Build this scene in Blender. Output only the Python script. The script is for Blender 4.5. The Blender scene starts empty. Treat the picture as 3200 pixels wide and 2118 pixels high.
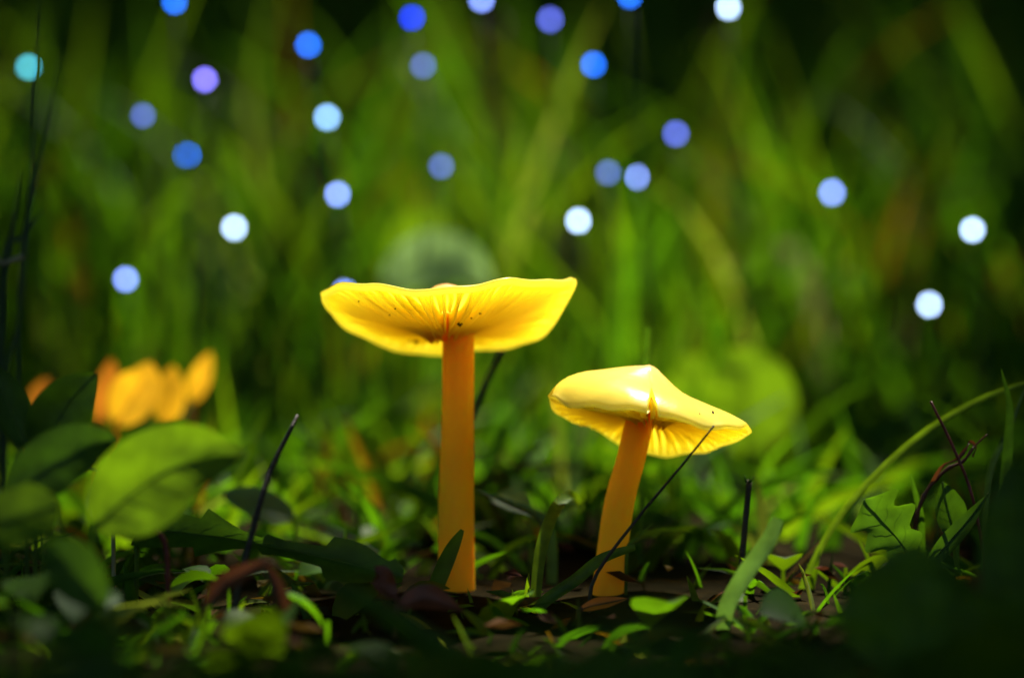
import bpy, math, random
import numpy as np
from mathutils import Vector, noise as mnoise

random.seed(11)
rng = random.Random(5)
R = math.radians
scene = bpy.context.scene
col = scene.collection

# ------------------------------------------------------------------ camera, sky, sun, exposure
CAM = Vector((0.0, -0.44, 0.063))
PITCH = R(3.0)
cam_data = bpy.data.cameras.new('camera')
cam = bpy.data.objects.new('camera', cam_data)
col.objects.link(cam)
cam.location = CAM
cam.rotation_euler = (R(90) - PITCH, 0, 0)
cam_data.lens = 100
cam_data.sensor_width = 36
cam_data.clip_start = 0.005
cam_data.clip_end = 500
cam_data.dof.use_dof = True
cam_data.dof.focus_distance = 0.431
cam_data.dof.aperture_fstop = 7.0
cam_data.dof.aperture_blades = 0
scene.camera = cam

SUN_DIR = Vector((0.20, 0.62, 1.0)).normalized()      # towards the sun: behind the mushrooms, high
world = bpy.data.worlds.new('World')
scene.world = world
world.use_nodes = True
wn = world.node_tree
wn.nodes.clear()
sky = wn.nodes.new('ShaderNodeTexSky')
sky.sky_type = 'NISHITA'
sky.sun_disc = False
sky.sun_elevation = math.asin(SUN_DIR.z)
sky.sun_rotation = math.atan2(SUN_DIR.x, SUN_DIR.y)
bg = wn.nodes.new('ShaderNodeBackground')
bg.inputs['Strength'].default_value = 0.10
wo = wn.nodes.new('ShaderNodeOutputWorld')
wn.links.new(sky.outputs[0], bg.inputs[0])
wn.links.new(bg.outputs[0], wo.inputs[0])

sd = bpy.data.lights.new('sun', 'SUN')
sd.energy = 5.0
sd.angle = R(0.5)
sd.color = (1.0, 0.95, 0.86)
sun = bpy.data.objects.new('sun', sd)
col.objects.link(sun)
sun.location = (1, 3, 5)
sun.rotation_euler = SUN_DIR.to_track_quat('Z', 'Y').to_euler()

scene.view_settings.view_transform = 'Standard'
scene.view_settings.look = 'None'
scene.view_settings.exposure = 1.55
scene.view_settings.gamma = 1.0
scene.render.engine = 'CYCLES'
scene.cycles.use_adaptive_sampling = False
scene.cycles.use_denoising = True
scene.cycles.max_bounces = 12
scene.cycles.diffuse_bounces = 10
scene.cycles.sample_clamp_indirect = 6.0
scene.cycles.transmission_bounces = 12
scene.cycles.caustics_reflective = False
scene.cycles.caustics_refractive = False

# ------------------------------------------------------------------ helpers
FWD = Vector((0, math.cos(PITCH), -math.sin(PITCH)))
UPV = Vector((0, math.sin(PITCH), math.cos(PITCH)))
PXM = 0.18 * 0.441 / 1600          # metres per photograph pixel at the mushrooms


def at(px, py, Y=0.0):
    """world point at depth Y (metres behind the mushrooms) seen at a photograph pixel"""
    d = FWD + Vector((1, 0, 0)) * ((px - 1600) / 1600 * 0.18) + UPV * ((1059 - py) / 1600 * 0.18)
    t = (Y - CAM.y) / d.y
    return CAM + d * t


def ground_z(x, y):
    z = 0.003 * mnoise.noise(Vector((x * 14, y * 14, 0.3))) + 0.0012 * mnoise.noise(Vector((x * 60, y * 60, 2.3)))
    z += 0.010 * max(0.0, abs(x) - 0.10) / (0.3 + abs(x))
    # ground raised all round as an added bank that cuts off low sky
    u = (math.hypot(x * 0.8, y - 0.05) if y > 0 else math.hypot(x * 0.8, y * 0.45)) - 0.55
    if u > 0:
        u = min(u, 6.0)
        z += 0.45 * u * u / (1.0 + u)
    return z


class MB:
    def __init__(s):
        s.v, s.f, s.c = [], [], []

    def vert(s, p, c=None):
        s.v.append(tuple(p))
        s.c.append(c if c else (1, 1, 1, 1))
        return len(s.v) - 1

    def tube(s, pts, rad, sides=8, c=None, cap=True):
        rings = []
        n = len(pts)
        ref = None
        for i, p in enumerate(pts):
            t = (pts[min(i + 1, n - 1)] - pts[max(i - 1, 0)]).normalized()
            if ref is None:
                ref = t.orthogonal().normalized()
            ref = (ref - t * ref.dot(t)).normalized()
            b = t.cross(ref)
            r = rad[i] if isinstance(rad, (list, tuple)) else rad
            rings.append([s.vert(p + (ref * math.cos(a) + b * math.sin(a)) * r, c)
                          for a in [2 * math.pi * k / sides for k in range(sides)]])
        for a, b in zip(rings, rings[1:]):
            for k in range(sides):
                s.f.append((a[k], a[(k + 1) % sides], b[(k + 1) % sides], b[k]))
        if cap:
            s.f.append(tuple(reversed(rings[0])))
            s.f.append(tuple(rings[-1]))

    def ribbon(s, pts, widths, facing, fold=0.25, c=None):
        prev = None
        n = len(pts)
        for i, p in enumerate(pts):
            t = (pts[min(i + 1, n - 1)] - pts[max(i - 1, 0)]).normalized()
            side = t.cross(facing)
            if side.length < 1e-6:
                side = t.orthogonal()
            side.normalize()
            nn = side.cross(t).normalized()
            w = widths[i] * 0.5
            cc = c[i] if isinstance(c, list) else c
            cur = (s.vert(p - side * w, cc), s.vert(p - nn * w * fold * 2, cc), s.vert(p + side * w, cc))
            if prev:
                s.f.append((prev[0], prev[1], cur[1], cur[0]))
                s.f.append((prev[1], prev[2], cur[2], cur[1]))
            prev = cur

    def build(s, name, mat, parent=None, smooth=True, colors=False, loc=None):
        me = bpy.data.meshes.new(name)
        vv = s.v
        if loc is not None:
            vv = [(a - loc[0], b - loc[1], c - loc[2]) for a, b, c in s.v]
        me.from_pydata(vv, [], s.f)
        if colors:
            ca = me.color_attributes.new('tint', 'FLOAT_COLOR', 'POINT')
            ca.data.foreach_set('color', np.array(s.c, dtype=np.float32).ravel())
        if smooth:
            me.polygons.foreach_set('use_smooth', [True] * len(me.polygons))
        me.materials.append(mat)
        me.update()
        o = bpy.data.objects.new(name, me)
        if loc is not None:
            o.location = loc
        if parent is not None:
            o.parent = parent
            if loc is None:
                o.matrix_parent_inverse = parent.matrix_basis.inverted()
        col.objects.link(o)
        return o


def empty(name, loc):
    o = bpy.data.objects.new(name, None)
    o.empty_display_size = 0.005
    o.location = loc
    col.objects.link(o)
    return o


def tag(o, label=None, cat=None, group=None, kind=None):
    if label: o['label'] = label
    if cat: o['category'] = cat
    if group: o['group'] = group
    if kind: o['kind'] = kind
    return o


def smooth_path(pts, n):
    P = [pts[0] * 2 - pts[1]] + list(pts) + [pts[-1] * 2 - pts[-2]]
    out = []
    m = len(pts) - 1
    for i in range(n):
        u = i / (n - 1) * m
        k = min(int(u), m - 1)
        t = u - k
        a, b, c, d = P[k], P[k + 1], P[k + 2], P[k + 3]
        out.append(0.5 * ((2 * b) + (c - a) * t + (2 * a - 5 * b + 4 * c - d) * t * t + (3 * b - a - 3 * c + d) * t ** 3))
    return out


def lerp_table(tab, x):
    if x <= tab[0][0]:
        return tab[0][1]
    for (x0, y0), (x1, y1) in zip(tab, tab[1:]):
        if x <= x1:
            t = (x - x0) / (x1 - x0)
            return y0 + (y1 - y0) * t
    return tab[-1][1]


def smooth_table(tab, x):
    """monotone-ish Catmull-Rom through a table"""
    n = len(tab)
    if x <= tab[0][0]: return tab[0][1]
    if x >= tab[-1][0]: return tab[-1][1]
    for i in range(n - 1):
        if x <= tab[i + 1][0]:
            break
    x0, y0 = tab[i]
    x1, y1 = tab[i + 1]
    h = x1 - x0
    def slope(k):
        a, b = max(k - 1, 0), min(k + 1, n - 1)
        return (tab[b][1] - tab[a][1]) / (tab[b][0] - tab[a][0])
    t = (x - x0) / h
    m0, m1 = slope(i) * h, slope(i + 1) * h
    return (2 * t ** 3 - 3 * t * t + 1) * y0 + (t ** 3 - 2 * t * t + t) * m0 + (-2 * t ** 3 + 3 * t * t) * y1 + (t ** 3 - t * t) * m1


# ------------------------------------------------------------------ materials
def new_mat(name):
    m = bpy.data.materials.new(name)
    m.use_nodes = True
    m.node_tree.nodes.clear()
    return m, m.node_tree.nodes, m.node_tree.links


def leaf_mat(name, colour, trans, mix=0.5, rough=0.5, spec=0.3, attr=False, vary=0.35, scale=350, vary_object=True):
    """thin plant tissue: reflects one colour and lets another through"""
    m, N, L = new_mat(name)
    out = N.new('ShaderNodeOutputMaterial')
    p = N.new('ShaderNodeBsdfPrincipled')
    p.inputs['Roughness'].default_value = rough
    p.inputs['Specular IOR Level'].default_value = spec
    tr = N.new('ShaderNodeBsdfTranslucent')
    mx = N.new('ShaderNodeMixShader')
    mx.inputs[0].default_value = mix
    tc = N.new('ShaderNodeTexCoord')
    nz = N.new('ShaderNodeTexNoise')
    nz.inputs['Scale'].default_value = scale
    nz.inputs['Detail'].default_value = 4
    L.new(tc.outputs['Object'], nz.inputs['Vector'])
    mr = N.new('ShaderNodeMapRange')
    mr.inputs[1].default_value = 0.3
    mr.inputs[2].default_value = 0.7
    mr.inputs[3].default_value = 1 - vary
    mr.inputs[4].default_value = 1 + vary
    L.new(nz.outputs['Fac'], mr.inputs[0])
    bright = mr.outputs[0]
    if vary_object:
        oi = N.new('ShaderNodeObjectInfo')
        r2 = N.new('ShaderNodeMapRange')
        r2.inputs[3].default_value = 0.8
        r2.inputs[4].default_value = 1.25
        L.new(oi.outputs['Random'], r2.inputs[0])
        mm = N.new('ShaderNodeMath')
        mm.operation = 'MULTIPLY'
        L.new(bright, mm.inputs[0])
        L.new(r2.outputs[0], mm.inputs[1])
        bright = mm.outputs[0]
    for c, target in ((colour, p.inputs['Base Color']), (trans, tr.inputs['Color'])):
        vm = N.new('ShaderNodeVectorMath')
        vm.operation = 'SCALE'
        vm.inputs[0].default_value = c
        if attr:
            a = N.new('ShaderNodeVertexColor')
            a.layer_name = 'tint'
            v2 = N.new('ShaderNodeVectorMath')
            v2.operation = 'MULTIPLY'
            v2.inputs[0].default_value = c
            L.new(a.outputs['Color'], v2.inputs[1])
            L.new(v2.outputs[0], vm.inputs[0])
        L.new(bright, vm.inputs['Scale'])
        L.new(vm.outputs[0], target)
    bp = N.new('ShaderNodeBump')
    bp.inputs['Strength'].default_value = 0.25
    bp.inputs['Distance'].default_value = 0.0004
    L.new(nz.outputs['Fac'], bp.inputs['Height'])
    L.new(bp.outputs[0], p.inputs['Normal'])
    L.new(p.outputs[0], mx.inputs[1])
    L.new(tr.outputs[0], mx.inputs[2])
    L.new(mx.outputs[0], out.inputs[0])
    return m


def flesh_mat(name, ramp, radius, scale, rough=0.35, spec=0.5, noise_scale=900, coat=0.0, stretch=(1, 1, 1), thin=0.0):
    """waxy mushroom flesh: light soaks right through it; the 'tint' alpha-free red channel runs centre to rim / top to foot"""
    m, N, L = new_mat(name)
    out = N.new('ShaderNodeOutputMaterial')
    p = N.new('ShaderNodeBsdfPrincipled')
    p.subsurface_method = 'RANDOM_WALK'
    p.inputs['Subsurface Weight'].default_value = 1.0
    p.inputs['Subsurface Radius'].default_value = radius
    p.inputs['Subsurface Scale'].default_value = scale
    p.inputs['Roughness'].default_value = rough
    p.inputs['Specular IOR Level'].default_value = spec
    p.inputs['Coat Weight'].default_value = coat
    p.inputs['Coat Roughness'].default_value = 0.2
    vc = N.new('ShaderNodeVertexColor')
    vc.layer_name = 'tint'
    sp = N.new('ShaderNodeSeparateColor')
    L.new(vc.outputs['Color'], sp.inputs[0])
    cr = N.new('ShaderNodeValToRGB')
    cr.color_ramp.interpolation = 'EASE'
    while len(cr.color_ramp.elements) < len(ramp):
        cr.color_ramp.elements.new(0.5)
    for e, (pos, c) in zip(cr.color_ramp.elements, ramp):
        e.position = pos
        e.color = (*c, 1)
    tc = N.new('ShaderNodeTexCoord')
    mp = N.new('ShaderNodeMapping')
    mp.inputs['Scale'].default_value = stretch
    nz = N.new('ShaderNodeTexNoise')
    nz.inputs['Scale'].default_value = noise_scale
    nz.inputs['Detail'].default_value = 5
    L.new(tc.outputs['Object'], mp.inputs[0])
    L.new(mp.outputs[0], nz.inputs['Vector'])
    ad = N.new('ShaderNodeMath')
    ad.operation = 'MULTIPLY_ADD'
    ad.inputs[1].default_value = 0.25
    L.new(nz.outputs['Fac'], ad.inputs[0])
    sb = N.new('ShaderNodeMath')
    sb.operation = 'SUBTRACT'
    sb.inputs[1].default_value = 0.125
    L.new(sp.outputs[0], ad.inputs[2])
    L.new(ad.outputs[0], sb.inputs[0])
    L.new(sb.outputs[0], cr.inputs[0])
    L.new(cr.outputs[0], p.inputs['Base Color'])
    bp = N.new('ShaderNodeBump')
    bp.inputs['Strength'].default_value = 0.25
    bp.inputs['Distance'].default_value = 0.0003
    L.new(nz.outputs['Fac'], bp.inputs['Height'])
    L.new(bp.outputs[0], p.inputs['Normal'])
    if thin:
        # thin flesh that passes light on to its other side
        p.inputs['Subsurface Weight'].default_value = 0.0
        tr = N.new('ShaderNodeBsdfTranslucent')
        L.new(cr.outputs[0], tr.inputs['Color'])
        mx = N.new('ShaderNodeMixShader')
        mx.inputs[0].default_value = thin
        L.new(p.outputs[0], mx.inputs[1])
        L.new(tr.outputs[0], mx.inputs[2])
        L.new(mx.outputs[0], out.inputs[0])
        return m
    L.new(p.outputs[0], out.inputs[0])
    return m


def solid_mat(name, c1, c2, rough=0.8, scale=300, bump=0.4, spec=0.3):
    m, N, L = new_mat(name)
    out = N.new('ShaderNodeOutputMaterial')
    p = N.new('ShaderNodeBsdfPrincipled')
    p.inputs['Roughness'].default_value = rough
    p.inputs['Specular IOR Level'].default_value = spec
    tc = N.new('ShaderNodeTexCoord')
    nz = N.new('ShaderNodeTexNoise')
    nz.inputs['Scale'].default_value = scale
    nz.inputs['Detail'].default_value = 6
    L.new(tc.outputs['Object'], nz.inputs['Vector'])
    cr = N.new('ShaderNodeValToRGB')
    cr.color_ramp.elements[0].position = 0.35
    cr.color_ramp.elements[0].color = (*c1, 1)
    cr.color_ramp.elements[1].position = 0.68
    cr.color_ramp.elements[1].color = (*c2, 1)
    L.new(nz.outputs['Fac'], cr.inputs[0])
    L.new(cr.outputs[0], p.inputs['Base Color'])
    bp = N.new('ShaderNodeBump')
    bp.inputs['Strength'].default_value = bump
    bp.inputs['Distance'].default_value = 0.002
    L.new(nz.outputs['Fac'], bp.inputs['Height'])
    L.new(bp.outputs[0], p.inputs['Normal'])
    L.new(p.outputs[0], out.inputs[0])
    return m


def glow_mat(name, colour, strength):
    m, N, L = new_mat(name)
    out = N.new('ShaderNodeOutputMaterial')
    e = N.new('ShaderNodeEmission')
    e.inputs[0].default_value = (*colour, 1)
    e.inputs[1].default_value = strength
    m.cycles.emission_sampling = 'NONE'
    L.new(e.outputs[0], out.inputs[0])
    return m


YR = (1.0, 0.62, 0.10)
M_CAP = flesh_mat('waxcap_skin', [(0.0, (0.98, 0.78, 0.42)), (0.3, (0.99, 0.86, 0.26)), (1.0, (0.99, 0.90, 0.20))],  # paler peach centre is mostly sky gloss painted into the colour
                  YR, 0.0045, rough=0.28, spec=0.5, noise_scale=500, coat=0.2, thin=0.7)
M_GILL = flesh_mat('waxcap_gill', [(0.0, (0.97, 0.55, 0.03)), (0.3, (0.99, 0.86, 0.12)), (1.0, (0.99, 0.93, 0.28))],
                   YR, 0.004, rough=0.5, spec=0.3, noise_scale=600, thin=0.70)
M_STEM = flesh_mat('waxcap_stem', [(0.0, (0.97, 0.20, 0.002)), (0.14, (0.95, 0.33, 0.003)), (0.5, (0.92, 0.42, 0.006)), (1.0, (0.9, 0.48, 0.012))],
                   (1.0, 0.42, 0.06), 0.004, rough=0.6, spec=0.06, noise_scale=700, stretch=(1, 1, 0.15))
M_GRASS = leaf_mat('grass_field', (0.034, 0.088, 0.002), (0.090, 0.215, 0.002), 0.5, rough=0.6, spec=0.15, attr=True, vary_object=False, scale=120)
M_BLADE = leaf_mat('green_blade', (0.03, 0.08, 0.003), (0.08, 0.2, 0.003), 0.45, spec=0.2)
M_BLADE_YEL = leaf_mat('yellow_green_blade', (0.06, 0.12, 0.004), (0.16, 0.27, 0.004), 0.5, spec=0.2)
M_BLADE_DARK = leaf_mat('dark_green_blade', (0.02, 0.045, 0.006), (0.04, 0.09, 0.006), 0.3)
M_STRAW = leaf_mat('pale_dry_blade', (0.28, 0.26, 0.12), (0.22, 0.2, 0.06), 0.4)
M_NEEDLE = solid_mat('dark_stalk', (0.014, 0.012, 0.006), (0.035, 0.026, 0.010), 0.6, 500)
M_RED = solid_mat('red_brown_stalk', (0.06, 0.008, 0.004), (0.12, 0.018, 0.008), 0.5, 400)
M_LEAF = leaf_mat('broad_leaf', (0.034, 0.085, 0.003), (0.08, 0.19, 0.003), 0.45, spec=0.2, scale=250)
M_LEAF_BRIGHT = leaf_mat('bright_broad_leaf', (0.055, 0.115, 0.003), (0.14, 0.26, 0.003), 0.5, spec=0.2, scale=250)
M_LEAF_GREY = leaf_mat('grey_green_leaf', (0.09, 0.16, 0.05), (0.12, 0.24, 0.02), 0.4, rough=0.5, spec=0.3, scale=250)
M_LEAF_PALE = leaf_mat('pale_grey_green_leaf', (0.20, 0.32, 0.13), (0.22, 0.36, 0.08), 0.5, rough=0.5, spec=0.3, scale=250)
M_RIB = leaf_mat('leaf_rib', (0.07, 0.13, 0.012), (0.16, 0.28, 0.01), 0.55)
M_YLEAF = leaf_mat('yellow_fallen_leaf', (0.75, 0.42, 0.02), (0.8, 0.42, 0.01), 0.5, scale=120)
M_OLEAF = leaf_mat('orange_fallen_leaf', (0.55, 0.2, 0.015), (0.6, 0.2, 0.01), 0.45, scale=120)
M_BROWN = leaf_mat('brown_dead_leaf', (0.09, 0.028, 0.010), (0.10, 0.03, 0.006), 0.3, scale=250)
M_SOIL = solid_mat('soil', (0.006, 0.005, 0.003), (0.018, 0.014, 0.006), 1.0, 120, 0.8, 0.0)
M_BARK = solid_mat('bark', (0.03, 0.022, 0.015), (0.10, 0.08, 0.055), 0.9, 12, 0.8)
M_CANOPY = leaf_mat('tree_leaf', (0.04, 0.07, 0.015), (0.07, 0.14, 0.012), 0.4, scale=8, vary_object=False)
M_DIRT = solid_mat('dirt_crumb', (0.01, 0.006, 0.003), (0.04, 0.02, 0.008), 0.9, 2000)
M_WIRE = solid_mat('added_wire', (0.01, 0.02, 0.006), (0.02, 0.04, 0.01), 0.6, 600)

# ------------------------------------------------------------------ ground
mb = MB()
xs = sorted(set([round(-0.6 + 0.012 * i, 4) for i in range(101)] + [s * v for s in (-1, 1) for v in (0.8, 1.1, 1.6, 2.4, 4, 7, 12, 25, 60, 120)]))
ys = sorted(set([round(-0.5 + 0.012 * i, 4) for i in range(120)] + [-120, -50, -20, -8, -4, -2, -1.2, -0.8, 1.1, 1.3, 1.6, 2, 2.6, 3.4, 4.5, 6, 8, 8.55, 12, 30, 60, 120]))
idx = [[mb.vert((x, y, ground_z(x, y))) for x in xs] for y in ys]
for j in range(len(ys) - 1):
    for i in range(len(xs) - 1):
        mb.f.append((idx[j][i], idx[j][i + 1], idx[j + 1][i + 1], idx[j + 1][i]))
tag(mb.build('ground', M_SOIL), kind='structure')


# ------------------------------------------------------------------ unseen tree added overhead, its gaps shaped to steer the sun
# (point that catches the light, radius): openings cut in the crown, traced back along the sun's direction
OPENINGS = [(at(1395, 1000, 0.008), 0.027), (at(2030, 1290, -0.002), 0.023),
            (at(540, 1490, -0.055), 0.015), (at(440, 1240, 0.075), 0.022), (at(2860, 1400, 0.008), 0.012),
            (at(1350, 760, 0.14), 0.020), (at(2320, 1240, 0.12), 0.022), (at(2700, 1560, 0.0), 0.010),
            (at(2840, 1830, -0.085), 0.007), (at(3170, 1620, -0.08), 0.005)]


def shadow_of(p, z):
    return p - SUN_DIR * ((p.z - z) / SUN_DIR.z)


def in_opening(p, m=0.0):
    for c, r in OPENINGS:
        q = shadow_of(p, c.z)
        if (q.x - c.x) ** 2 + (q.y - c.y) ** 2 < (r + m) ** 2:
            return True
    return False


def thinning(p):
    """share of leaves left out so sun reaches the grass behind the mushrooms"""
    q = shadow_of(p, 0.058)
    d = ((q.x + 0.01) / 0.28) ** 2 + ((q.y - 0.345) / 0.165) ** 2
    return 0.90 * max(0.0, 1.0 - d * d)


tree = empty('added_shade_tree', (2.3, 0.9, ground_z(2.3, 0.9)))
tag(tree, 'unseen leafy tree added to shade the grass round the mushrooms', 'tree')
mb = MB()
trunk_pts = [Vector((2.3, 0.9, -0.1)), Vector((2.28, 0.92, 0.8)), Vector((2.2, 0.95, 1.7)), Vector((2.05, 0.95, 2.5)), Vector((1.9, 1.0, 3.3))]
mb.tube(smooth_path(trunk_pts, 12), [0.2 - 0.011 * i for i in range(12)], 12)
for k in range(11):
    a = k * 2.4
    base = Vector((2.2 - 0.02 * k, 0.95, 1.6 + 0.14 * k))
    L_ = 2.2 + 1.6 * rng.random()
    tip = base + Vector((math.cos(a) * L_ - 1.0, math.sin(a) * L_, 0.7))
    mid = base.lerp(tip, 0.5) + Vector((0, 0, 0.25))
    limb = smooth_path([base, mid, tip], 8)
    if any(in_opening(q_, 0.08) for q_ in smooth_path([base, mid, tip], 40)):
        continue
    mb.tube(limb, [0.07 - 0.0085 * i for i in range(8)], 6)
mb.build('added_tree_trunk', M_BARK, tree)
mb = MB()
n_leaf = 0
while n_leaf < 42000:
    x, y, z = rng.uniform(-4.2, 5.0), rng.uniform(-3.5, 6.0), rng.uniform(1.7, 3.3)
    if ((x - 0.6) / 4.8) ** 2 + ((y - 1.2) / 4.8) ** 2 > 1.0 + 0.2 * mnoise.noise(Vector((x, y, z))):
        continue
    p = Vector((x, y, z + 0.35 * mnoise.noise(Vector((x * 0.9, y * 0.9, 0)))))
    if n_leaf >= 27000:              # extra small leaves added to block stray sun round the openings
        p = Vector((rng.uniform(-0.6, 0.6), rng.uniform(-0.6, 0.75) if n_leaf < 28500 else rng.uniform(-0.6, 0.06) if n_leaf < 36000 else rng.uniform(0.42, 1.3), 0.05))
        if n_leaf >= 36000:
            p.x *= 1.6
        p += SUN_DIR * ((z - 0.05) / SUN_DIR.z)
    if rng.random() < thinning(p):
        continue
    s = rng.uniform(0.03, 0.048) * (1.4 if n_leaf >= 36000 else 1) if n_leaf >= 27000 else rng.uniform(0.045, 0.06) if in_opening(p, 0.22) else rng.uniform(0.09, 0.125)
    a = rng.uniform(0, 6.283)
    d = Vector((math.cos(a), math.sin(a), rng.uniform(-0.6, 0.2))).normalized()
    sd_ = d.cross(Vector((rng.uniform(-.5, .5), rng.uniform(-.5, .5), 1))).normalized()
    up = sd_.cross(d)
    if in_opening(p, 0.07) and any(in_opening(p + d * s * a_ + sd_ * s * b_) for a_, b_ in ((0, 0), (-1, 0), (1, 0), (-.2, .75), (-.2, -.75), (.4, .38), (.4, -.38), (-.6, .38), (-.6, -.38), (.5, 0), (-.5, 0), (-.1, .38), (-.1, -.38))):
        continue
    v = [mb.vert(q) for q in (p - d * s, p - d * s * 0.2 + sd_ * s * 0.75 + up * s * 0.2, p + d * s, p - d * s * 0.2 - sd_ * s * 0.75 + up * s * 0.2, p - d * s * 0.1)]
    mb.f += [(v[0], v[4], v[1]), (v[1], v[4], v[2]), (v[2], v[4], v[3]), (v[3], v[4], v[0])]
    n_leaf += 1
mb.build('added_tree_crown', M_CANOPY, tree, smooth=False)


# ------------------------------------------------------------------ mushrooms
def periodic(tab, phi):
    """tab: values at 0,45,...,315 degrees"""
    n = len(tab)
    u = (phi % (2 * math.pi)) / (2 * math.pi) * n
    k = int(u) % n
    t = u - int(u)
    a, b, c, d = tab[(k - 1) % n], tab[k], tab[(k + 1) % n], tab[(k + 2) % n]
    return 0.5 * ((2 * b) + (c - a) * t + (2 * a - 5 * b + 4 * c - d) * t * t + (3 * b - a - 3 * c + d) * t ** 3)


MM = 0.001


class Cap:
    def __init__(s, centre, radius, rimz, prof_a, prof_b, thick, e0, sag, power=1.7, notch=None, seed=1, depth_scale=1.0, wob=0.012):
        s.lip = 1.0 if notch is None else 0.3
        s.C, s.Rm, s.rim, s.pa, s.pb, s.th, s.e0, s.sag, s.p, s.notch, s.seed, s.ds, s.wob = \
            centre, radius, rimz, prof_a, prof_b, thick, e0, sag, power, notch, seed, depth_scale, wob

    def R(s, phi):
        r = 1 + s.wob * math.sin(3 * phi + s.seed) + s.wob * 0.7 * math.sin(7 * phi + 2 * s.seed) + s.wob * 0.25 * math.sin(17 * phi + s.seed)
        if s.notch:
            d = abs((phi - s.notch[0] + math.pi) % (2 * math.pi) - math.pi)
            if d < s.notch[1]:
                r *= 1 - s.notch[2] * (1 - d / s.notch[1])
        return r

    def base(s, phi, q):
        w = 0.35 * q ** 6 * math.sin(5 * phi + s.seed) + 0.18 * q ** 8 * math.sin(13 * phi + s.seed * 3)
        return periodic(s.rim, phi) * q ** s.p + w

    def top_mm(s, phi, q):
        b = 0.5 - 0.5 * math.cos(phi)          # 0 at the right side, 1 at the left side
        return s.base(phi, q) + smooth_table(s.pa, q) * b + smooth_table(s.pb, q) * (1 - b)

    def under_mm(s, phi, q):
        return s.top_mm(phi, q) - smooth_table(s.th, q)

    def edge_mm(s, phi, q):
        return min(s.base(phi, q) + s.e0 * (1 - q) ** 1.3 - s.sag * 4 * q * (1 - q), s.under_mm(phi, q) - 0.12)

    def pt(s, phi, q, z_mm):
        return s.C + Vector((math.cos(phi) * q * s.Rm, 0, 0)) + FWD * (math.sin(phi) * q * s.Rm * s.ds) + UPV * (z_mm * MM)


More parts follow.
